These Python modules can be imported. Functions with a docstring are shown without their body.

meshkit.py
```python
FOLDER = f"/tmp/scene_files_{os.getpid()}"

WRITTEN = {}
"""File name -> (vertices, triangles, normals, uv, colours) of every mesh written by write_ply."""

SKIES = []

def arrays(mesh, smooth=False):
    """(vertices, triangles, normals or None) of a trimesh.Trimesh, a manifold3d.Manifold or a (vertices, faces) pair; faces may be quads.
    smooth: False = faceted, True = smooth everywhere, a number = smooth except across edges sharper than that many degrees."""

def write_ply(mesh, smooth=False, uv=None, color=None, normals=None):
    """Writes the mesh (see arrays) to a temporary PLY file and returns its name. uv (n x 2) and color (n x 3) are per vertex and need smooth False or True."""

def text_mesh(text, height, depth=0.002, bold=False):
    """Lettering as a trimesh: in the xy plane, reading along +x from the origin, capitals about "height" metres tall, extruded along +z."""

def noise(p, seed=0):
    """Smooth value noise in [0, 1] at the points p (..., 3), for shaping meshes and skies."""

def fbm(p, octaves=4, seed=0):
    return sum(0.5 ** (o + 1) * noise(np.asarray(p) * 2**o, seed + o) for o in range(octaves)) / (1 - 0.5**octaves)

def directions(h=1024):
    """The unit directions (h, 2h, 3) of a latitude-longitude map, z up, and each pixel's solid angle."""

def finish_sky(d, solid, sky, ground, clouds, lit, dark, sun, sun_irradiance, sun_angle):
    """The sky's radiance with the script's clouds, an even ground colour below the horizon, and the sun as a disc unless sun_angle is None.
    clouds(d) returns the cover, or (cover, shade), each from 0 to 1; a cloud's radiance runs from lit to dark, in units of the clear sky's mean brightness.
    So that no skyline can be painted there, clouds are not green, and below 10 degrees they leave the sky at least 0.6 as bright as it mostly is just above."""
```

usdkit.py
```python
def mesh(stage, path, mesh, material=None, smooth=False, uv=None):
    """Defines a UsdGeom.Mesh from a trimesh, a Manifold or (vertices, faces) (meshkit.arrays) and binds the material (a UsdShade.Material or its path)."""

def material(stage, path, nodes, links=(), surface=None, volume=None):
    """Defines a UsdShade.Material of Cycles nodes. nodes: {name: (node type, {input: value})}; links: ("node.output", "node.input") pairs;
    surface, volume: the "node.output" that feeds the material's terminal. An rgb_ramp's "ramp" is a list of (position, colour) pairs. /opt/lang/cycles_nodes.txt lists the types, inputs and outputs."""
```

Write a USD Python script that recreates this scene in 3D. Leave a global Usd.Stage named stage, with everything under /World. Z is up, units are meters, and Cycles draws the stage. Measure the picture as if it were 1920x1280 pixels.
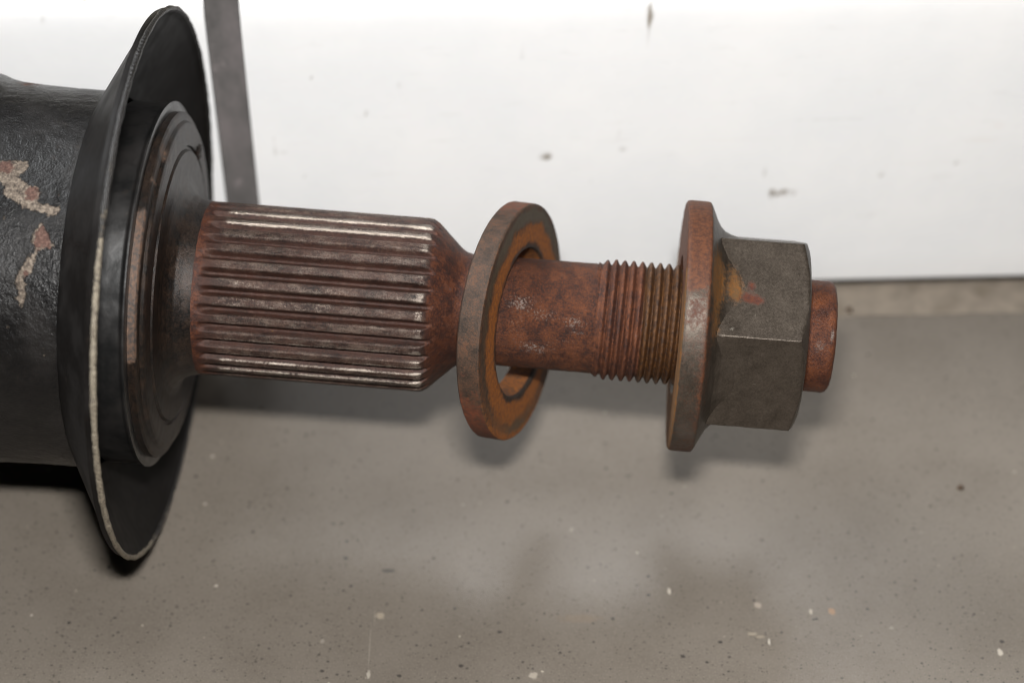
import math, random
import numpy as np, trimesh, manifold3d as m3, usdkit, meshkit
from pxr import Usd, UsdGeom, UsdLux, UsdShade, Gf, Sdf, Vt
from shapely.geometry import Polygon
import shapely

random.seed(3); np.random.seed(3)
stage = Usd.Stage.CreateInMemory()
UsdGeom.SetStageUpAxis(stage, 'Z'); UsdGeom.SetStageMetersPerUnit(stage, 1.0)
UsdGeom.Xform.Define(stage, '/World'); UsdGeom.Scope.Define(stage, '/World/Looks')
MM = 0.001
fbm, noise = meshkit.fbm, meshkit.noise

# ---------------------------------------------------------------- camera
TH = math.radians(43.5)                       # the camera looks down at the floor by this much
VIEW = np.array([0, math.cos(TH), -math.sin(TH)]); UP = np.array([0, math.sin(TH), math.cos(TH)])
CAM = np.array([0, -281.467, 307.427])        # millimetres
cam = UsdGeom.Camera.Define(stage, '/World/camera')
M = Gf.Matrix4d(1, 0, 0, 0, *UP, 0, *(-VIEW), 0, *(CAM * MM), 1)
cam.AddTransformOp().Set(M)
cam.CreateHorizontalApertureAttr(22.3); cam.CreateFocalLengthAttr(22.3 * 4000 / 1920)
cam.CreateFStopAttr(6.5); cam.CreateFocusDistanceAttr(0.366); cam.CreateClippingRangeAttr((0.02, 100.0))
cam.CreateExposureAttr(0.0)

# ---------------------------------------------------------------- lamps: the camera's flash, an unseen window behind left, a workshop fitting
def aim(prim, pos, to, upv=(0, 0, 1)):
    back = np.array(pos, float) - np.array(to, float); back /= np.linalg.norm(back)
    r = np.cross(upv, back); r /= np.linalg.norm(r); up = np.cross(back, r)
    prim.AddTransformOp().Set(Gf.Matrix4d(*r, 0, *up, 0, *back, 0, *(np.array(pos, float) * MM), 1))
flash = UsdLux.RectLight.Define(stage, '/World/flash')
flash.CreateWidthAttr(0.042); flash.CreateHeightAttr(0.018); flash.CreateIntensityAttr(1020); flash.CreateColorAttr(Gf.Vec3f(1.0, 0.985, 0.965))
fp = CAM + 55 * UP + 12 * VIEW
aim(flash, fp, (0, 8, 40), UP)
window_light = UsdLux.RectLight.Define(stage, '/World/left_window_light')
window_light.CreateWidthAttr(1.3); window_light.CreateHeightAttr(1.3); window_light.CreateIntensityAttr(15); window_light.CreateColorAttr(Gf.Vec3f(0.96, 0.985, 1.0))
aim(window_light, 2500 * np.array([-.62, .33, .71]), (0, 0, 0))  # large soft source behind left, standing for an unseen window

lamp = UsdLux.RectLight.Define(stage, '/World/workshop_lamp')      # a bright fitting beyond the low wall: the glint on the floor and on the upper splines
lamp.CreateWidthAttr(0.8); lamp.CreateHeightAttr(0.5); lamp.CreateIntensityAttr(7.5); lamp.CreateColorAttr(Gf.Vec3f(1.0, 0.99, 0.97))
aim(lamp, np.array([14, -9, 0]) + 2800 * np.array([.045, .662, .748]), (14, -9, 0))

# ---------------------------------------------------------------- materials
def lin(h):
    c = np.array([int(h[i:i + 2], 16) for i in (1, 3, 5)]) / 255
    return tuple(np.where(c <= 0.04045, c / 12.92, ((c + 0.055) / 1.055) ** 2.4))
class Mat:
    def __init__(s, name):
        s.name, s.n, s.l, s.k = name, {}, [], 0
        s.add('texture_coordinate', 'tc'); s.P = s.add('mapping', 'mp', vector='tc.object', scale=(1000, 1000, 1000)) + '.vector'
    def add(s, kind, name=None, **inp):
        if name is None: s.k += 1; name = f'{kind[:5]}{s.k}'
        vals = {}
        for k, v in inp.items():
            if isinstance(v, str) and '.' in v: s.l.append((v, f'{name}.{k}'))
            else: vals[k] = v
        s.n[name] = (kind, vals); return name
    def noise(s, scale, detail=4, rough=.55, dist=0., vec=None, **kw):
        return s.add('noise_texture', vector=vec or s.P, scale=scale, detail=detail, roughness=rough, distortion=dist, **kw) + '.fac'
    def stretch(s, sc): return s.add('mapping', vector=s.P, scale=sc) + '.vector'
    def ramp(s, fac, stops): return s.add('rgb_ramp', fac=fac, ramp=stops) + '.color'
    def rng(s, v, a, b, lo=0., hi=1., smooth=True):
        return s.add('map_range', value=v, from_min=a, from_max=b, to_min=lo, to_max=hi, clamp=True, range_type='smoothstep' if smooth else 'linear') + '.result'
    def mix(s, fac, a, b, mode='mix'): return s.add('mix_color', fac=fac, a=a, b=b, blend_type=mode) + '.result'
    def mixf(s, fac, a, b): return s.add('mix_float', fac=fac, a=a, b=b) + '.result'
    def math(s, op, a, b=0., **kw): return s.add('math', math_type=op, value1=a, value2=b, **kw) + '.value'
    def attr(s, name): return s.add('attribute', attribute=name) + '.fac'
    def sep(s, vec=None):
        q = s.add('separate_xyz', vector=vec or s.P); return q + '.x', q + '.y', q + '.z'
    def bump(s, h, dist, strength=1., normal=None):
        kw = {'normal': normal} if normal else {}
        return s.add('bump', height=h, distance=dist, strength=strength, **kw) + '.normal'
    def done(s, **p):
        b = s.add('principled_bsdf', 'bsdf', **p)
        return usdkit.material(stage, f'/World/Looks/{s.name}', s.n, s.l, surface='bsdf.BSDF')

def rust_material(name, stops, stain=None, glint=None, rough=(.55, .8), metal=.15, bump=1.0, sc=1.0, spec=.4, tone=.6, con=1., gw=1.25):
    """Corroded steel. stops: colour ramp over coarse noise; stain / glint: (primvar, colour) laid over it with ragged edges."""
    m = Mat(name); dim = lambda c: tuple(np.array(c) * tone)
    stops = [(a, dim(c)) for a, c in stops]; stain = [(p, dim(a), dim(b), r, q) for p, a, b, r, q in (stain or [])]
    big = m.noise(.30 * sc, 7, .68, .3); fine = m.noise(2.6 * sc, 6, .75); pit = m.noise(5. * sc, 3, .6)
    f = m.math('add', m.math('multiply', big, .8 * con), m.math('add', m.math('multiply', fine, .9 * con), .5 - .85 * con))
    col = m.ramp(f, stops)
    col = m.mix(m.rng(pit, .56, .72, 0, .45), col, stops[0][1])
    ro = m.mixf(m.rng(fine, .3, .7), rough[0], rough[1]); me = metal
    for (pv, c1, c2, r_, mt) in (stain or []):
        k = m.math('add', m.attr(pv), m.math('multiply', m.math('subtract', m.noise(1.1, 7, .78), .5), 1.8))
        k = m.rng(k, .22, .88)
        col = m.mix(k, col, m.mix(m.rng(m.noise(1.3, 5, .7), .35, .65), c1, c2)); ro = m.mixf(k, ro, r_)
        me = m.mixf(k, me, mt)
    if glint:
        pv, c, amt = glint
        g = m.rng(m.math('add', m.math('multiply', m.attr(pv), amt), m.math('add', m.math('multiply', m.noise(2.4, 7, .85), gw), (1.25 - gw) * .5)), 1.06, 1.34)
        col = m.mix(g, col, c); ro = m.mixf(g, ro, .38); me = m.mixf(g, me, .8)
    h = m.math('add', m.math('multiply', fine, .6), m.math('multiply', pit, .4))
    return m.done(base_color=col, roughness=ro, metallic=me, specular_ior_level=spec, normal=m.bump(h, .00022 * bump, .8))

# -- black paint
def black_paint(name, base='#111010', chip=False, rough=.36, peel=1.0, spec=.22):
    m = Mat(name)
    n1 = m.noise(.12, 5, .6); n2 = m.noise(1.5, 4, .65); n3 = m.noise(3.2, 3, .6)
    col = m.mix(m.rng(n1, .42, .68), lin(base), lin('#1b1918'))
    col = m.mix(m.rng(m.noise(.33, 6, .7), .60, .70, 0, .6), col, lin('#241f1b'))
    ro = m.mixf(m.rng(n1, .35, .7), rough, rough + .18)
    h = m.math('add', m.math('multiply', n2, .6), m.math('multiply', n3, .3)); me = 0.
    if chip:
        k = m.math('add', m.attr('chip'), m.math('multiply', m.math('subtract', m.noise(1.1, 8, .85), .5), 2.7))
        k = m.rng(k, .44, .56)
        red = m.rng(m.math('add', m.math('multiply', m.attr('red'), .8), m.math('multiply', m.math('subtract', m.noise(.45, 7, .8), .5), 2.6)), .42, .62)
        bare = m.ramp(m.noise(1.6, 6, .75), [(.32, lin('#1f1a17')), (.43, lin('#483f37')), (.55, lin('#6a5f54')), (.64, lin('#857a6d')), (.74, lin('#4d392f'))])
        rcol = m.ramp(m.noise(2.0, 5, .7), [(.3, lin('#2f1f1a')), (.5, lin('#4a332b')), (.7, lin('#6b5248'))])
        col = m.mix(k, col, m.mix(red, bare, rcol)); ro = m.mixf(k, ro, .6); me = m.mixf(k, 0., .25)
        h = m.math('subtract', h, m.math('multiply', k, .8))
    return m.done(base_color=col, roughness=ro, metallic=me, specular_ior_level=spec, normal=m.bump(h, .00030 * peel, .85))
M_house = black_paint('housing_black_paint', chip=True, rough=.27, peel=.85, spec=.3)
M_shield = black_paint('shield_black_paint', base='#110f0e', rough=.46, peel=.35, spec=.1)
M_ring = black_paint('ring_black_rubber', base='#141414', rough=.27, peel=.12, spec=.95)

m = Mat('worn_rim')                                          # paint rubbed through along the rim of the shield
n = m.noise(.5, 7, .8); w = m.noise(1.6, 5, .75)
chip = m.rng(m.math('add', m.math('add', m.math('multiply', n, .7), m.math('multiply', w, .3)), m.math('multiply', m.attr('keep'), .45)), .60, .70)
bare = m.ramp(m.noise(2.3, 5, .7), [(.30, lin('#2f2823')), (.44, lin('#655c50')), (.58, lin('#8c8474')), (.72, lin('#5c4530'))])
M_rim = m.done(base_color=m.mix(chip, bare, lin('#1d1b1a')), roughness=m.mixf(chip, .55, .4), metallic=m.mixf(chip, .2, 0.), normal=m.bump(m.math('add', w, m.math('multiply', chip, .5)), .0002))

BR = [(.28, lin('#1f1714')), (.42, lin('#38291f')), (.52, lin('#472f25')), (.62, lin('#5a3a2c')), (.75, lin('#6e5a4c'))]
M_collar = rust_material('collar_dark_steel', [(.3, lin('#191716')), (.45, lin('#2b2623')), (.58, lin('#46352a')), (.7, lin('#54463c'))],
                         stain=[('patch', lin('#a07e68'), lin('#5f5a58'), .55, .3)], rough=(.3, .46), metal=.35, bump=.8, tone=.42)
# -- splines: brown oxide with painted highlight rows and worn tips on the crests and a few ochre specks
m = Mat('spline_steel')
sv = m.stretch((.4, 1, 1)); streak = m.noise(1.2, 6, .7, vec=sv); big = m.noise(.16, 5, .6); fine = m.noise(2.4, 6, .75)
col = m.ramp(m.math('add', m.math('multiply', streak, .5), m.math('add', m.math('multiply', big, .45), m.math('add', m.math('multiply', fine, .75), -.35))),
             [(.33, lin('#120b09')), (.42, lin('#271812')), (.52, lin('#38241d')), (.60, lin('#463128')), (.72, lin('#5d4b40'))])
grey = m.rng(m.math('add', m.math('add', m.math('multiply', m.attr('crest'), .7), m.math('multiply', m.math('subtract', m.noise(.7, 6, .75, vec=sv), .5), 2.4)), m.math('multiply', m.math('subtract', m.noise(3.6, 4, .7), .5), 1.6)), .5, 1.15)
col = m.mix(m.math('multiply', grey, .6), col, lin('#6f6157'))
col = m.mix(m.math('multiply', m.rng(m.attr('crest'), .75, .05), m.rng(m.noise(.5, 5, .7), .35, .62, .1, .55)), col, m.mix(m.noise(1.4, 6, .75), lin('#1f120e'), lin('#542c1d')))
glint = m.rng(m.math('add', m.math('multiply', m.attr('rub_highlight'), .66), m.math('add', m.math('multiply', m.noise(.35, 4, .65, vec=m.stretch((.4, 1, 1))), .55), m.math('multiply', fine, .75))), .95, 1.17)
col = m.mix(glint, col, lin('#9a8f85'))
col = m.mix(m.rng(m.attr('orange'), .2, .9, 0, .72), col, m.ramp(m.math('add', m.math('multiply', m.noise(.45, 7, .75), 1.2), m.math('add', m.math('multiply', fine, .8), -.5)), [(.25, lin('#1a1210')), (.42, lin('#3a2019')), (.52, lin('#502a1a')), (.62, lin('#6b3a1d')), (.75, lin('#4c3a3a'))]))
och = m.rng(m.noise(.42, 4, .8, vec=m.stretch((.6, 1, 1))), .70, .76)
col = m.mix(och, col, lin('#7a5c2e'))
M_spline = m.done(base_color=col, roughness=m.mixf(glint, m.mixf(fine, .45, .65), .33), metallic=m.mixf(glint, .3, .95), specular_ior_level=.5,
                  normal=m.bump(m.math('add', m.math('multiply', fine, .6), m.math('multiply', streak, .3)), .00030, .9))
RD = [(.15, lin('#4a3a38')), (.28, lin('#3f2822')), (.40, lin('#5f3627')), (.50, lin('#7d482f')), (.60, lin('#8f5433')), (.68, lin('#a55c30')), (.76, lin('#8a6a62')), (.9, lin('#75605e'))]
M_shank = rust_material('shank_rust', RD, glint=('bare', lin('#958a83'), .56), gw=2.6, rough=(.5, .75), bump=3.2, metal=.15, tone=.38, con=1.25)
M_thread = rust_material('thread_rust', RD, stain=[('ochre', lin('#8a5a2c'), lin('#4f3526'), .5, .2)], rough=(.55, .8), bump=2.0, metal=.1, tone=.40, con=1.4)
M_end = rust_material('end_rust', RD, glint=('bare', lin('#8a7f78'), .6), rough=(.4, .6), bump=1.8, metal=.25, tone=.5)
M_washer = rust_material('washer_rust', [(.3, lin('#2b221c')), (.43, lin('#453529')), (.53, lin('#544033')), (.64, lin('#6b4a35'))],
                         stain=[('orange', lin('#b0671f'), lin('#8a5226'), .8, 0.), ('olive', lin('#5f5540'), lin('#584c3c'), .6, .1), ('dark', lin('#2a2018'), lin('#39291d'), .7, .1), ('red', lin('#6a3a26'), lin('#84472b'), .8, 0.)],
                         rough=(.55, .75), bump=.8, sc=1.1, tone=.6)
M_nut = rust_material('nut_steel', [(.3, lin('#41382f')), (.44, lin('#594f45')), (.56, lin('#6a5f54')), (.7, lin('#7e7367'))],
                      stain=[('orange', lin('#94602a'), lin('#7c5a34'), .75, 0.), ('red', lin('#6e3519'), lin('#54281a'), .75, 0.), ('brown', lin('#5a3524'), lin('#7d4a2c'), .65, .1)],
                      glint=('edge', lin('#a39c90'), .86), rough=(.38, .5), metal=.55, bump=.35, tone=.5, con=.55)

# -- floor: ground concrete with dark sand grains, a few pale chips
m = Mat('floor_concrete')
def flecks(scale, keep, rad, seed):
    v = m.add('voronoi_texture', vector=m.add('vector_math', math_type='add', vector1=m.stretch((.8, 1., 1)), vector2=(seed, seed * 1.7, 0)) + '.vector', scale=scale, randomness=1.)
    r, g, b = (m.add('separate_color', color=v + '.color') + c for c in ('.r', '.g', '.b'))
    d = m.math('add', v + '.distance', m.math('multiply', m.math('subtract', m.noise(scale * 4, 2, .5), .5), .35))
    size = m.math('multiply', g, rad)
    inside = m.rng(m.math('subtract', size, d), -.02, .06)
    return m.math('multiply', inside, m.math('less_than', r, keep)), b
col = m.mix(m.rng(m.noise(.035, 5, .6), .35, .65), lin('#655e56'), lin('#6e675f'))
col = m.mix(m.rng(m.noise(.6, 5, .7), .38, .68, 0, .45), col, lin('#6c655c'))
col = m.mix(m.rng(m.noise(3.0, 4, .7), .5, .75, 0, .5), col, lin('#8f867b'))
for sc_, keep, rad, seed, c in ((1.35, .38, .36, 3, '#46433e'), (2.6, .45, .42, 11, '#4d4941'), (.9, .10, .36, 23, '#3c3936'), (.55, .10, .30, 31, '#6f675e')):
    k, b = flecks(sc_, keep, rad, seed)
    col = m.mix(m.math('multiply', k, m.rng(b, 0, 1, .3, .9)), col, lin(c))
for sc_, keep, rad, seed, c in ((.30, .05, .13, 41, '#a8a094'), (.75, .03, .2, 53, '#a29a8b')):
    k, b = flecks(sc_, keep, rad, seed)
    col = m.mix(m.math('multiply', k, m.rng(b, 0, 1, .3, .95)), col, lin(c))
px_, py_, pz_ = m.sep()
wob = m.math('multiply', m.math('subtract', m.noise(1.1, 4, .7), .5), 1.6)
def spot(x, y, rx, ry, c, amt):
    global col
    d = m.math('sqrt', m.math('add', m.math('power', m.math('divide', m.math('subtract', px_, x), rx), 2.), m.math('power', m.math('divide', m.math('subtract', py_, y), ry), 2.)))
    k = m.rng(m.math('add', d, wob), .6, 1.2, amt, 0.)
    col = m.mix(k, col, lin(c))
for a in ((59.1, -29.9, .7, .9, '#8f735b', .8), (55.2, -29.9, .35, .75, '#a59d90', .8), (45.5, -28.3, .7, .8, '#9d9285', .7), (44.0, -35.1, .9, .4, '#978d7c', .6), (45.3, -35.8, .8, .35, '#978d7c', .5), (46.9, -36.9, .25, .8, '#b5aea2', .8),
          (29.3, -25.0, .4, .8, '#b0a89b', .8), (88.6, -39.4, .5, .9, '#b0a89b', .8), (3.8, -44.6, .8, .8, '#a39a8d', .7), (-24.3, -30.9, .8, .8, '#9a8f7e', .7), (-23.2, -20.0, 1.3, .5, '#494541', .9), (12.5, -31.5, 4, 1.0, '#7b6a58', .3),
          (-25.8, -44.4, .35, 1.0, '#a8a195', .7), (-25.9, -38, .12, 5., '#938c81', .4), (-25.3, -31, .12, 2., '#938c81', .35)):
    spot(*a)
hb = m.math('add', m.math('multiply', m.noise(1.9, 5, .7), .7), m.math('multiply', m.noise(.3, 3, .6), .5))
M_floor = m.done(base_color=col, roughness=m.mixf(m.rng(m.noise(1.3, 5, .75), .3, .7), .14, .27), specular_ior_level=.32, normal=m.bump(hb, .00012, .4))

m = Mat('cement_strip')
col = m.ramp(m.noise(.16, 6, .65), [(.3, lin('#6b6052')), (.5, lin('#80766a')), (.68, lin('#8d8274'))])
col = m.mix(m.rng(m.noise(.7, 5, .7), .55, .75, 0, .5), col, lin('#5f564b'))
M_cement = m.done(base_color=col, roughness=.7, normal=m.bump(m.noise(.6, 6, .7), .0006, .8))
m = Mat('white_board')
col = m.mix(m.rng(m.noise(.03, 4, .6), .35, .65), lin('#e9eaeb'), lin('#eeeeee'))
col = m.mix(m.rng(m.noise(.35, 5, .7, vec=m.stretch((.25, 1, 1.2))), .56, .74, 0, .16), col, lin('#c9c5c0'))
col = m.mix(m.rng(m.attr('scuff'), .05, .8, 0, .85), col, m.mix(m.noise(.7, 3, .6), lin('#6a655e'), lin('#8f7f68')))
col = m.mix(m.rng(m.attr('tint'), .05, 1., 0, .6), col, lin('#cfbfae'))
M_white = m.done(base_color=col, roughness=m.mixf(m.noise(.5, 4, .6), .28, .42), specular_ior_level=.5, normal=m.bump(m.noise(.14, 3, .5), .0004, .25))
m = Mat('grey_strip')
col = m.ramp(m.noise(.16, 6, .65, vec=m.stretch((1, 1, .5))), [(.3, lin('#4d4b4a')), (.5, lin('#605d5c')), (.68, lin('#716b6b'))])
col = m.mix(m.rng(m.noise(.3, 5, .7), .6, .74, 0, .55), col, lin('#9a8f90'))
M_strip = m.done(base_color=col, roughness=.55, normal=m.bump(m.noise(.9, 5, .7), .0002, .6))
m = Mat('wall_plaster')
M_wall = m.done(base_color=m.mix(m.noise(.08, 5, .6), lin('#b5ab98'), lin('#c9c0ae')), roughness=.85, normal=m.bump(m.noise(.5, 5, .7), .0004))
m = Mat('dark_crumb')
M_crumb = m.done(base_color=m.mix(m.noise(2., 4, .7), lin('#33291f'), lin('#574433')), roughness=.85)

# ---------------------------------------------------------------- helpers
used = {}
def numbered(parent, name):
    k = used.get((parent, name), -1) + 1; used[(parent, name)] = k
    return f'{parent}/{name}' + (f'_{k:03d}' if k else '')
def tag(p, label=None, cat=None, kind=None, group=None):
    for k, v in (('label', label), ('category', cat), ('kind', kind), ('group', group)):
        if v: p.SetCustomDataByKey(k, v)
    return p
def thing(name, label, cat, mat=None):
    x = UsdGeom.Xform.Define(stage, numbered('/World', name))
    if mat is not None: x.AddTransformOp().Set(mat)
    return tag(x.GetPrim(), label, cat)
def obj(name, mesh, material, parent='/World', smooth=38, pv=None, label=None):
    """ONE mesh; pv: primvars {name: f(vertices in mm)}."""
    parent = parent if isinstance(parent, str) else str(parent.GetPath())
    path = numbered(parent, name)
    v, f, n = meshkit.arrays(mesh, smooth)
    me = usdkit.mesh(stage, path, (v * MM, f), material)
    if n is not None:
        me.CreateNormalsAttr(Vt.Vec3fArray.FromNumpy(n.astype(np.float32))); me.SetNormalsInterpolation('vertex')
    for k, fn in (pv or {}).items():
        a = np.clip(np.asarray(fn(v), np.float32), 0, 2)
        UsdGeom.PrimvarsAPI(me).CreatePrimvar(k, Sdf.ValueTypeNames.FloatArray, 'vertex').Set(Vt.FloatArray.FromNumpy(a))
    return tag(me.GetPrim(), label)
def resample(prof, step):
    out = [prof[0]]
    for a, b in zip(prof[:-1], prof[1:]):
        k = max(1, int(math.ceil(math.dist(a, b) / step)))
        out += [(a[0] + (b[0] - a[0]) * i / k, a[1] + (b[1] - a[1]) * i / k) for i in range(1, k + 1)]
    return np.array(out)
def lathe(prof, seg=256, step=.5, amp=0., nsc=.5, closed=False, seed=0, rfun=None):
    """Turns the (x, r) profile about the x axis; amp: noise along the surface normal (mm). psi: 0 towards -y, 90 towards +z."""
    p = resample(list(prof) + ([prof[0]] if closed else []), step)
    if closed: p = p[:-1]
    n = len(p); ps = np.linspace(0, 2 * np.pi, seg, endpoint=False)
    X = np.repeat(p[:, 0][:, None], seg, 1); R = np.repeat(p[:, 1][:, None], seg, 1); PS = np.repeat(ps[None], n, 0)
    if rfun is not None: R = rfun(X, R, PS)
    V = np.stack([X, -R * np.cos(PS), R * np.sin(PS)], -1).reshape(-1, 3)
    i, j = np.meshgrid(np.arange(n if closed else n - 1), np.arange(seg), indexing='ij'); i, j = i.ravel(), j.ravel(); i2, j2 = (i + 1) % n, (j + 1) % seg
    a, b, c, d = i * seg + j, i2 * seg + j, i2 * seg + j2, i * seg + j2
    F = np.vstack([np.c_[a, c, b], np.c_[a, d, c]])
    t = trimesh.Trimesh(V, F, process=False)
    area = (np.cross(V[F[:, 1]] - V[F[:, 0]], V[F[:, 2]] - V[F[:, 0]]) * (V[F].mean(1) - [p[:, 0].mean(), 0, 0])).sum()
    if area < 0: F = F[:, ::-1]
    if amp:
        _, _, nn = meshkit.arrays((V, F), True)
        V = V + nn * (amp * (2 * fbm(V * nsc + 50, 4, seed) - 1))[:, None]
    return V, F
def sph(v): return v[:, 0], np.hypot(v[:, 1], v[:, 2]), np.degrees(np.arctan2(v[:, 2], -v[:, 1]))      # x, radius, psi
def sst(a, b, x):
    t = np.clip((x - a) / (b - a), 0, 1); return t * t * (3 - 2 * t)
def blob(v, x, psi, rx, rpsi):
    X, R, P = sph(v); return np.exp(-((X - x) / rx) ** 2 - ((P - psi) / rpsi) ** 2)

# ---------------------------------------------------------------- the setting
g = [(-1500, -1500), (1500, -1500), (1500, 900), (-1500, 900)]
tag(obj('floor', (np.array([[x, y, 0.] for x, y in g]), np.array([[0, 1, 2, 3]])), M_floor, smooth=False), 'grey polished concrete floor with dark sand grains', None, 'structure')
WYAW = math.atan(.0338)
W0 = np.array([70.885, 59.3, 0.]); WX = np.array([math.cos(WYAW), math.sin(WYAW), 0]); WN = np.array([math.sin(WYAW), -math.cos(WYAW), 0])
WM = Gf.Matrix4d(*WX, 0, *(-WN), 0, 0, 0, 1, 0, *(W0 * MM), 1)       # x along the wall, y into it, z up
def walled(prim): UsdGeom.Xformable(prim).AddTransformOp().Set(WM); return prim
def extrude_x(prof, x0, x1, step, amp=0, nsc=.1, seed=0):
    """(y, z) outline swept along x, closed at both ends."""
    p = np.array(prof, float); n = len(p); xs = np.linspace(x0, x1, max(2, int((x1 - x0) / step)))
    V = np.array([[x, y, z] for x in xs for y, z in p])
    if amp: V[:, 1:] += amp * (2 * np.stack([fbm(V * nsc, 4, seed), fbm(V * nsc, 4, seed + 7)], 1) - 1)
    F = []
    for i in range(len(xs) - 1):
        for j in range(n):
            a, b, c, d = i * n + j, i * n + (j + 1) % n, (i + 1) * n + (j + 1) % n, (i + 1) * n + j
            F += [[a, b, c], [a, c, d]]
    tv, tf = trimesh.creation.triangulate_polygon(Polygon(p), engine='earcut')
    tf = np.array([np.argmin(np.linalg.norm(p - w, axis=1)) for w in tv])[tf]
    for q in tf: F += [[q[0], q[2], q[1]], [(len(xs) - 1) * n + q[0], (len(xs) - 1) * n + q[1], (len(xs) - 1) * n + q[2]]]
    tm = trimesh.Trimesh(V, np.array(F), process=False)
    if tm.volume < 0: tm.invert()
    return tm
walled(tag(obj('wall', extrude_x([(14, -1), (14, 77), (160, 77), (160, -1)], -900, 900, 900), M_wall, smooth=False), 'low pale plaster wall behind the white skirting boards', None, 'structure'))
strip = extrude_x([(-8.8, -.5), (-9.2, .1), (-8.0, .35), (-2, .45), (13.9, .5), (13.9, -.5)], -500, 500, 2.0, .22, .25, 4)
walled(tag(obj('cement_strip', strip, M_cement, smooth=50), 'rough brownish cement strip along the foot of the boards', None, 'structure'))
# board outline: soft lip at the foot, flat face, rounded top that leans back
bp = [(1.3, 1.9), (.35, 2.1), (.1, 3.0)] + [(-.0 + .0 * z, z) for z in np.linspace(8, 62, 60)] + \
     [(.05, 68), (.15, 71), (.35, 73), (.7, 74.7), (1.3, 76), (2.1, 76.8), (3.2, 77.1), (5., 77.2), (13.7, 77.2), (13.7, 1.9)]
scuffs = [(-60, 55, 2, .25, .12), (-28, 50, 5, .2, .12), (-8, 60, .3, 1.2, .15), (12, 56, .6, .4, .2), (-85, 47, 7, .25, .12), (-113, 34, .5, .5, .25), (-55, 31, .4, .9, .18), (-36, 34, 3, .22, .15), (3, 20, 2.5, .25, .15), (-105, 64, .7, .35, .2), (-44.4, 71.2, .55, 1.8, 1.3), (-44.6, 67.5, .3, 1.2, .25), (-63.9, 37.6, 1.3, .55, .9), (-47.8, 38.7, 1.7, .35, .9), (-15.1, 26.8, 2.0, .55, 1.1), (-17.4, 26.6, .4, .9, .6), (-118.6, 41.5, .25, 2.2, .3), (-117.2, 40.2, 1.2, .3, .35),
          (-49.5, 43, .4, 1.5, .2), (-19.2, 32, .35, 1.4, .3), (5, 31, .8, .8, .25), (-110, 58, .4, .4, .5), (-93, 56, .5, .5, .3), (-160, 72.5, .8, .8, .25), (-151.5, 76.8, .9, .5, 1.), (-148, 69, 3.5, .3, .1), (-6, 45.5, 12, .3, .12), (-34, 41.5, 15, .3, .16), (-95, 38.5, 14, .3, .13), (-37, 22, 9, .3, .14), (20, 33.5, .7, .5, .3), (9, 47, .8, .4, .25), (-100, 49.7, .5, .8, .35), (15.5, 24, .5, .4, .3), (-69, 62, .4, .4, .2)]
def scuff(v):
    r = np.zeros(len(v)); n = 2 * fbm(v * 1.3, 3, 5) - 1; n2 = 2 * fbm(v * 1.3, 3, 9) - 1
    for x, z, rx, rz, a in scuffs: r += min(1.3, 1.8 * a) * np.exp(-((v[:, 0] - x + .9 * rx * n) / rx) ** 2 - ((v[:, 2] - z + .6 * rz * n2) / rz) ** 2) * (.55 + .8 * fbm(v * 2.1, 2, 3))
    return r
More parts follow.
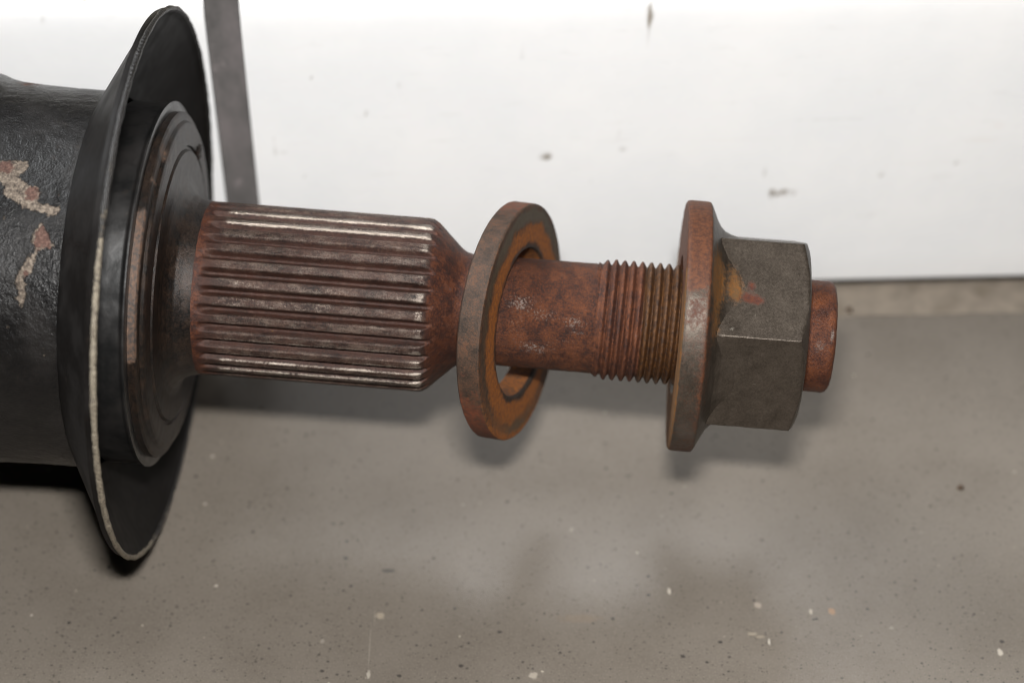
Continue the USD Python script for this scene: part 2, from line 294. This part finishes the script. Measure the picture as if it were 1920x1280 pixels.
def tint(v):
    r = np.zeros(len(v))
    for x, z, rx, rz, a in ((12, 34, 10, .5, .35), (24, 39.5, 5, 1., .35), (-25, 41, 16, .4, .25), (-8, 28.5, .8, 8, .12), (27, 43, 2, 1.5, .3), (2, 52, 1, 1, .3), (20, 71, 1, 1, .2)): r += a * np.exp(-((v[:, 0] - x) / rx) ** 2 - ((v[:, 2] - z) / rz) ** 2)
    return r
for x0, x1, lab in ((-122.7, 320, 'long white skirting board with dark scuffs, right of the grey strip'), (-420, -129.5, 'white skirting board left of the grey strip, behind the black shield')):
    sb = thing('skirting_board', lab, 'skirting board', WM)
    obj('board', extrude_x(bp, x0, x1, .6), M_white, sb, smooth=50, pv={'scuff': scuff, 'tint': tint})
    obj('gap_shade_strip', extrude_x([(.75, .2), (.7, 1.895), (6, 1.895), (6, .2)], x0 + .2, x1 - .2, 60), M_ring, sb, smooth=False)  # black strip added in the open gap under the board, standing for its shade
walled(tag(obj('joint_strip', extrude_x([(1.1, .7), (1.1, 77.1), (13.9, 77.1), (13.9, .7)], -129.3, -122.9, 3), M_strip, smooth=False), 'upright grey strip in the gap between the two white boards', 'strip'))

def crumb(name, x, y, z, r, lab, seed):
    s = trimesh.creation.icosphere(3, 1.0); v = s.vertices * (1 + .55 * (2 * fbm(s.vertices * 1.3 + seed, 3, seed) - 1))[:, None] * np.array(r)
    p = tag(obj(name, (v, s.faces), M_crumb, smooth=True), lab, 'crumb'); UsdGeom.Xformable(p).AddTranslateOp().Set(Gf.Vec3d(x * MM, y * MM, (z + r[2] * .7) * MM))
crumb('dirt_crumb', 87.5, .9, 0, (.62, .55, .4), 'small brown dirt crumb lying alone on the bare floor at far right', 3)
crumb('dirt_crumb', 71.6, 51.6, .35, (.75, .6, .5), 'dark crumb on the cement strip right behind the shaft end', 8)

# ---------------------------------------------------------------- the axle: x runs along it, from the joint on the left to the threaded end
SA, ST = .07721, .03633
D = np.array([math.sqrt(1 - SA * SA - ST * ST), -SA, -ST]); AY = np.cross([0, 0, 1], D); AY /= np.linalg.norm(AY); AZ = np.cross(D, AY)
P0 = np.array([0, 0, 47.631])
def axle_matrix(s=0.): return Gf.Matrix4d(*D, 0, *AY, 0, *AZ, 0, *((P0 + s * D) * MM), 1)
axle = thing('drive_axle', 'rusty splined drive axle with black joint housing and flared shield, lying along the floor', 'axle', axle_matrix())
FACE = 43.4                                                    # psi that faces the camera's side

# joint housing with chipped paint
CHIPS = [[(-86.6, 75.4), (-81.9, 76.1), (-81.6, 74), (-82.5, 72), (-83.1, 70.8), (-81.6, 69.2), (-81, 68), (-79.4, 68.1), (-78.7, 66), (-78.9, 63.3), (-76.4, 62.4), (-75, 62.4), (-75.4, 60.3), (-76.6, 59.6), (-78, 60.8), (-81, 61.5), (-82.5, 63.4), (-84.5, 64.6), (-84.8, 66.3), (-84.5, 68), (-87.5, 70)],
         [(-77.6, 57), (-76.3, 54.2), (-75, 51.1), (-78, 49.2), (-79, 53)], [(-78.7, 48.2), (-77.9, 49), (-78.4, 43), (-79.6, 41.7), (-79.2, 35.8), (-79.6, 33.5), (-80.6, 35.6), (-80.2, 38), (-81.2, 40), (-80.2, 44)]]
REDS = [(-85.3, 73.5, 1.6, 2.6), (-79.8, 65.8, 1.7, 2.6), (-77.2, 52.5, 1.8, 4.5), (-79.3, 42, .6, 2)]
def chip_f(v):
    X, R, P = sph(v); pts = shapely.points(X, P * .593); out = np.zeros(len(v))
    near = (X > -92) & (P > 25) & (P < 85)
    for c in CHIPS:
        pg = Polygon([(a, b * .593) for a, b in c]).buffer(0)
        dd = np.full(len(v), 9.); dd[near] = np.where(shapely.contains(pg, pts[near]), -1, 1) * shapely.distance(pg.boundary, pts[near])
        out = np.maximum(out, sst(.9, -.7, dd))
    X0 = [(-76, 20, .3, 2), (-84, 58, .5, 1.2), (-75.5, 66, .3, .8), (-82, 27, .35, 1.5)]
    for x, p, rx, rp in X0: out = np.maximum(out, .62 * np.exp(-((X - x) / rx) ** 2 - ((P - p) / rp) ** 2))
    out = np.maximum(out, .7 * np.exp(-((X + 88.5) / 2.6) ** 2 - ((P - 122) / 7) ** 2))
    return out
def red_f(v):
    X, R, P = sph(v); r = np.zeros(len(v))
    for x, p, rx, rp in REDS: r = np.maximum(r, np.exp(-(((X - x) / rx) ** 2 + ((P - p) / rp) ** 2) ** 2))
    return np.maximum(r, .9 * np.exp(-((X + 88.5) / 3) ** 2 - ((P - 122) / 8) ** 2))
hp = [(-150, 0.01), (-150, 37)]; hp2 = [(-95, 35.4), (-93, 34.75), (-91, 34.3), (-87, 34.05), (-81, 33.85), (-73.6, 33.9), (-73.4, 33.4)]
hv = lathe(hp + [(-149, 38), (-110, 38), (-100, 36.8)] + hp2, 760, .28, .09, .8, seed=2)
obj('joint_housing', hv, M_house, axle, smooth=50, pv={'chip': chip_f, 'red': red_f})

# flared shield, sheet steel, with its worn rim as a sub-part
S = -65.2
sp = [(S - 8.6, 33.95), (S - 7.4, 36.3), (S - .7, 47.9), (S - .3, 49.15), (S + .6, 49.4), (S + 1.3, 49.35), (S + 1.35, 48.7), (S + .5, 47.9), (S - 5.6, 36.0), (S - 6.6, 33.0), (S - 8.6, 33.0)]
shield = obj('dust_shield', lathe(sp, 420, .5, .07, .3, True, seed=6), M_shield, axle, smooth=45)
def rope(X, R, P): return R + np.where(R > 49.4, .05 * np.sin(P * 300 + X * 4.2), 0) * sst(.2, .8, noise(np.stack([X * .3, np.cos(P) * 9, np.sin(P) * 9], -1)))
def keep(v):                                                   # where the paint is still on: the upper and rear stretch, and most of the outer lip
    X, R, P = sph(v); up = sst(55, 120, P) + sst(-75, -120, P)
    return np.clip(.52 + .5 * up - .5 * sst(62, 35, P) * sst(-75, -40, P) * (P > -90) + .35 * sst(S + 1.2, S + .4, X), 0, 1)
obj('rim', lathe([(S + .7, 49.0), (S + .75, 49.45), (S + 1.05, 49.68), (S + 1.4, 49.66), (S + 1.7, 49.45), (S + 1.7, 49.0), (S + 1.3, 48.7), (S + .8, 48.8)], 2200, .22, .22, .5, True, seed=8, rfun=rope), M_rim, shield, smooth=60, pv={'keep': keep})

obj('seal_ring', lathe([(S - 8, 30.5), (S - 8, 31.6), (S - 5.2, 31.9), (S - 4.8, 32.5), (S + 1.5, 32.55), (S + 1.9, 32.9), (S + 2.3, 32.9), (S + 2.45, 32.2), (S + 2.45, 30.5)], 360, .35, .04, .5, True, seed=3), M_ring, axle, smooth=40)

def patch(v):
    X, R, P = sph(v); w = 4 * (2 * fbm(np.c_[X * .6, np.cos(np.radians(P)) * 14, np.sin(np.radians(P)) * 14], 4, 3) - 1)
    r = sst(66 + 1.5, 64 - 1, P + w * .3) * sst(14, 19, P + w) * sst(30.2, 30.6, R) * sst(S + 4.25, S + 3.8, X)
    r = np.maximum(r, blob(v, S + 3.9, 77, .5, 1.2)); return np.maximum(r, .8 * blob(v, S + 4.3, 91, .8, 4))
cp = [(S + 2.0, 30.3), (S + 2.5, 31.1), (S + 3.7, 31.15), (S + 4.0, 30.8), (S + 4.25, 29.6), (S + 4.9, 29.2), (S + 5.1, 28.4), (S + 5.1, 25.2), (S + 4.7, 25.0), (S + 4.7, 24.5), (S + 5.3, 24.2),
      (S + 5.35, 19.8), (S + 5.6, 18.6), (S + 6.2, 17.4), (S + 7.1, 16.5), (S + 8.4, 15.95), (S + 9.9, 15.65), (S + 10.4, 15.5), (S + 10.4, 13), (S + 2, 13)]
collar = obj('shoulder_collar', lathe(cp, 420, .3, .06, .6, True, seed=5), M_collar, axle, smooth=42, pv={'patch': patch}, label='dark oiled shoulder with a ragged rusty patch')
b = trimesh.creation.icosphere(3, 1.0); bv = b.vertices * (1 + .5 * (2 * fbm(b.vertices * 1.2 + 4, 3, 2) - 1))[:, None] * [.6, 1.7, 1.1]
a_ = math.radians(150); obj('burr', (bv + [S + 5.3, -25.8 * math.cos(a_), 25.8 * math.sin(a_)], b.faces), M_collar, collar, smooth=True, pv={'patch': lambda v: np.zeros(len(v))})

# splined section: 30 teeth that run out towards the shoulder and end in the cone of the neck
N = 30
def spl(X, R, P):
    t = np.abs(((np.degrees(P) - 41.0) / (360 / N) + 1000.5) % 1 - .5) * 2          # 0 in a groove, 1 on a crest
    depth = 1.25 * sst(S + 10.6, S + 13.2, X + .5 * (noise(np.stack([np.cos(P) * 8, np.sin(P) * 8, X * 0], -1)) - .5))
    crown = 15.62 - .05 * sst(.75, 1, t) * 0
    r = crown - depth * (1 - sst(.10, .64, t))
    cone = np.interp(X, [S + 49.2, S + 50.2, S + 51.2, S + 55.4, S + 56.4, S + 57.4, S + 58.5], [15.7, 15.45, 14.8, 10.75, 10.1, 9.82, 9.75])
    k = .18; hmin = np.clip(.5 + .5 * (cone - r) / k, 0, 1)
    return cone * (1 - hmin) + r * hmin - k * hmin * (1 - hmin)
sv_ = lathe([(S + 10.0, 15.6), (S + 58.5, 9.75)], 900, .5, .035, .9, seed=4, rfun=lambda X, R, P: spl(X, R, P))
def crest(v):
    X, R, P = sph(v); return sst(14.7, 15.5, R) * sst(S + 12, S + 15, X)
def rub_highlight(v):  # crest rows painted bright where highlights fall, plus worn tips by the cone
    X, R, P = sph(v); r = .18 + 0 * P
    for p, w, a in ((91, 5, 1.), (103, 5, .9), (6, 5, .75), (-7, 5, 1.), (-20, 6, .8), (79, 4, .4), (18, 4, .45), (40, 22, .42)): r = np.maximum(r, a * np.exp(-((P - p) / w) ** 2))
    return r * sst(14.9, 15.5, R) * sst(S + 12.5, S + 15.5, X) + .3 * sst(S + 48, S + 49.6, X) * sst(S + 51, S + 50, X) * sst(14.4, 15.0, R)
def orange(v):
    X, R, P = sph(v); return np.maximum(sst(S + 50.2, S + 51.2, X) * (.6 + .4 * sst(20, 60, P)), sst(S + 13.5, S + 10.5, X) * .75)
obj('splined_section', sv_, M_spline, axle, smooth=48, pv={'crest': crest, 'orange': orange, 'rub_highlight': rub_highlight})

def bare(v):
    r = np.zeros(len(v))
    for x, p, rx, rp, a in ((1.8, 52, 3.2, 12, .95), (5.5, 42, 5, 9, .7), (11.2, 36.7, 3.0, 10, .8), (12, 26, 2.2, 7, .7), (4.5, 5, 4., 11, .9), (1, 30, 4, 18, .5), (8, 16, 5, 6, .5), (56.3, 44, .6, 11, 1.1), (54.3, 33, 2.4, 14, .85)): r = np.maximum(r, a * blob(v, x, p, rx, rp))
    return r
obj('shank', lathe([(S + 58.45, 9.7), (S + 58.6, 9.75), (-4, 9.78), (14.6, 9.85), (15.3, 9.7)], 300, .3, .07, 1.0, seed=9), M_shank, axle, smooth=50, pv={'bare': bare})
PITCH = 1.58
def thr(X, R, P):
    t = (X / PITCH - P / (2 * np.pi) + 1000) % 1; tri = np.abs(t - .5) * 2
    g_ = sst(13.6, 17.6, X)
    return 9.85 + g_ * (-.05 + 1.0 * sst(.04, .90, tri) ** .9) - .25 * sst(35, 37, X)
obj('threaded_section', lathe([(14.9, 9.8), (37, 10.8)], 300, PITCH / 14, .09, 1.2, seed=12, rfun=thr), M_thread, axle, smooth=48,
    pv={'ochre': lambda v: sst(22.4, 23.6, v[:, 0]) * .95})
obj('shaft_end', lathe([(36.9, 9.9), (56.0, 10.0), (56.7, 9.75), (57.1, 9.2), (57.2, 7), (56.6, 5.5), (56.5, .01)], 240, .35, .08, 1.0, seed=14), M_end, axle, smooth=40, pv={'bare': bare})

# ---------------------------------------------------------------- loose washer hanging tilted on the shank
def wmat():
    nc = np.array([math.cos(math.radians(8.3)) * math.cos(math.radians(18.9)), -math.sin(math.radians(8.3)) * math.cos(math.radians(18.9)), math.sin(math.radians(18.9))])   # right, up, towards the camera
    n_ = nc[0] * np.array([1., 0, 0]) + nc[1] * UP - nc[2] * VIEW; n_ /= np.linalg.norm(n_)
    y = np.cross([0, 0, 1], n_); y /= np.linalg.norm(y); z = np.cross(n_, y)
    c = P0 + 1.85 * D + np.array([0, 0, -2.4])
    return Gf.Matrix4d(*n_, 0, *y, 0, *z, 0, *(c * MM), 1)
T_ = 4.3
washer = thing('steel_washer', 'thick rusty orange washer hanging tilted on the shank', 'washer', wmat())
wp = [(-T_, 12.5), (-T_, 21.1), (-T_ + .35, 21.5), (-.4, 21.5), (-.12, 21.38), (0, 21.05), (0, 13.7), (-.35, 13.4), (-2.2, 12.7), (-T_ + .3, 12.2)]
def wr(f):
    def g_(v):
        X, R, P = sph(v); w = 1.1 * (2 * fbm(v * .35, 4, 3) - 1); return f(X, R, P, w)
    return g_
def bottom(P, c, w): return np.exp(-((((P - c) + 180) % 360 - 180) / w) ** 2)
wpv = {'orange': wr(lambda X, R, P, w: (X > -.3) * np.clip(.75 * sst(13.6, 15.4, R + w) * sst(19.6, 16.8, R + 1.3 * w) + .65 * bottom(P, -55, 45) * sst(17.5, 20.5, R + w) + .25, 0, .95) + .6 * sst(13.5, 13.42, R)),
       'olive': wr(lambda X, R, P, w: sst(16.6, 19.4, R + w) * sst(21.2, 20.0, R + .5 * w) * (X > -.3) * (.35 + .5 * bottom(P, 110, 70) + .35 * bottom(P, -60, 22))),
       'dark': wr(lambda X, R, P, w: (X > -.4) * (sst(15.6, 13.6, R + .8 * w) * (.35 + .5 * bottom(P, -80, 60) + .4 * bottom(P, 130, 40)) + .45 * bottom(P, 105, 50) * sst(19.3, 18., R + w) * sst(16.0, 17.6, R + w))),
       'red': wr(lambda X, R, P, w: (X < -.3) * (R > 21) * np.clip(.62 * sst(22, -18, P + 22 * w) + .55 * np.exp(-((P - 118) / 16) ** 2) + .35 * sst(.2, 1., w) + .1, 0, 1))}
obj('washer_body', lathe(wp, 520, .3, .05, .7, True, seed=21), M_washer, washer, smooth=40, pv=wpv)

# ---------------------------------------------------------------- flange nut on the thread (local x from its seat)
NS = 29.6
nut = thing('flange_nut', 'dark steel hexagon flange nut with orange rust, screwed on the thread', 'nut', axle_matrix(NS))
fl = lathe([(0, 12.6), (0, 21.9), (.25, 22.3), (.7, 22.42), (3.9, 22.42), (4.25, 22.32), (4.55, 21.9), (5.7, 19.4), (6.4, 18.2), (7.3, 17.35), (8.4, 16.85), (9.7, 16.5), (10.6, 16.15), (10.6, 11.2), (1.4, 11.2)], 360, .35, .06, .5, True, seed=31)
def npv_common():
    return {'orange': lambda v: 1.35 * np.clip(.6 * sst(.5, .05, v[:, 0]) * sst(12, 13, sph(v)[1]) + blob(v, 5.6, 68, 1.1, 17) * 1.0 + .45 * blob(v, 5.6, 42, 1, 9) + .8 * blob(v, 8.9, 67, 1.6, 9) + .4 * blob(v, 8.2, 80, 1.2, 6)
                                      + .8 * blob(v, .3, -45, 1.2, 9) + .5 * blob(v, 3., -43, 1.6, 8), 0, 1.2),
            'red': lambda v: 1.25 * np.clip(.85 * blob(v, 11.6, 71.5, .7, 3) + .8 * blob(v, 11.2, 63, 1.7, 4) + .75 * blob(v, 13.0, 61, 1.1, 2.6) + .6 * blob(v, 3.2, 82, 1.2, 14) + .45 * blob(v, 2.5, 118, 2, 18) + .45 * blob(v, 2, 50, 2, 8), 0, 1.2),
            'brown': lambda v: np.clip(1.0 * sst(4.6, 3.8, v[:, 0]) * sst(52, 75, sph(v)[2] + 18 * (2 * fbm(v * .5, 3, 4) - 1)) + .34 * sst(22.0, 22.3, sph(v)[1]) + .5 * blob(v, 4.6, 30, 1.0, 40) + .5 * blob(v, 3, -40, 3, 14), 0, 1)}
def edge_f(v): return np.clip(.45 * sst(22.3, 22.5, sph(v)[1]) * sst(55, 40, sph(v)[2]) * sst(20, 34, sph(v)[2]) , 0, 1)
obj('flange', fl, M_nut, nut, smooth=40, pv={**npv_common(), 'edge': edge_f})
# hexagon: prism cut by a turned chamfer, edges eased
RC = 18.9; PH0 = FACE - 4.2; H0, H1 = 5.9, 22.1
pts = [(-RC * math.cos(math.radians(PH0 + 60 * k)), RC * math.sin(math.radians(PH0 + 60 * k))) for k in range(6)]
hexp = Polygon(pts).buffer(-.35).buffer(.35, quad_segs=5)
hm = trimesh.creation.extrude_polygon(hexp, H1 - H0, engine='earcut')
hv_ = np.c_[hm.vertices[:, 2] + H0, hm.vertices[:, 0], hm.vertices[:, 1]]
def to_man(v, f): 
    t = trimesh.Trimesh(v, f, process=True)
    if t.volume < 0: t.invert()
    return m3.Manifold(m3.Mesh(np.asarray(t.vertices, np.float32), np.asarray(t.faces, np.uint32)))
hexm = to_man(hv_, hm.faces)
cv, cf = lathe([(H0, .01), (H0, 20.2), (H1 - 2.3, 20.2), (H1 - 1.5, 18.7), (H1 - .4, 16.5), (H1, 15.5), (H1, .01)], 180, 50)
def capped(v, f, seg):
    n_ = len(v) // seg; V = np.vstack([v, [[v[0, 0], 0, 0], [v[-1, 0], 0, 0]]]); F = list(f)
    for j in range(seg): F += [[len(v), j, (j + 1) % seg], [len(v) + 1, (n_ - 1) * seg + (j + 1) % seg, (n_ - 1) * seg + j]]
    t = trimesh.Trimesh(V, np.array(F), process=True); trimesh.repair.fix_normals(t); return t
ct = capped(cv, cf, 180); cham = to_man(ct.vertices, ct.faces)
bore = m3.Manifold.cylinder(60, 11.15, 11.15, 120).rotate([0, 90, 0]).translate([-10, 0, 0])
hx = (hexm ^ cham) - bore
hx = hx.refine_to_length(.55)
q = hx.to_mesh(); tm = trimesh.Trimesh(q.vert_properties[:, :3], q.tri_verts, process=True)
trimesh.smoothing.filter_taubin(tm, iterations=6)
vv = np.array(tm.vertices); nn = tm.vertex_normals
vv = vv + nn * (.10 * (2 * fbm(vv * .35, 4, 3) - 1) + .03 * (2 * fbm(vv * 1.6, 3, 8) - 1))[:, None]
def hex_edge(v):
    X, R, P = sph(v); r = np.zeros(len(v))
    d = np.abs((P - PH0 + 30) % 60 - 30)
    r = (.42 + .65 * fbm(v * [.5, 1, 1], 3, 6)) * sst(2.8, .8, d) * sst(5.5, 6.5, X) * sst(18.8, 19.1, R)  # highlight along the hexagon edges, painted as paler colour
    return np.clip(r + .75 * blob(v, 8.6, PH0 + 4.0, .7, 2.) + .6 * blob(v, 12.4, 52, 1.4, .9) + .6 * blob(v, 10.6, 70, .8, 1.) + .6 * blob(v, 13.5, 9, 1.3, 1.) + .5 * blob(v, 15.5, 66, .5, 1.) + .35 * sst(9.5, 7.5, X) * sst(42, 36, P) * sst(8, 16, P) + .2 * sst(21.2, 21.8, X) * sst(15.5, 16.5, R), 0, 1)  # small scratches, and the lit fillet by the flange painted lighter
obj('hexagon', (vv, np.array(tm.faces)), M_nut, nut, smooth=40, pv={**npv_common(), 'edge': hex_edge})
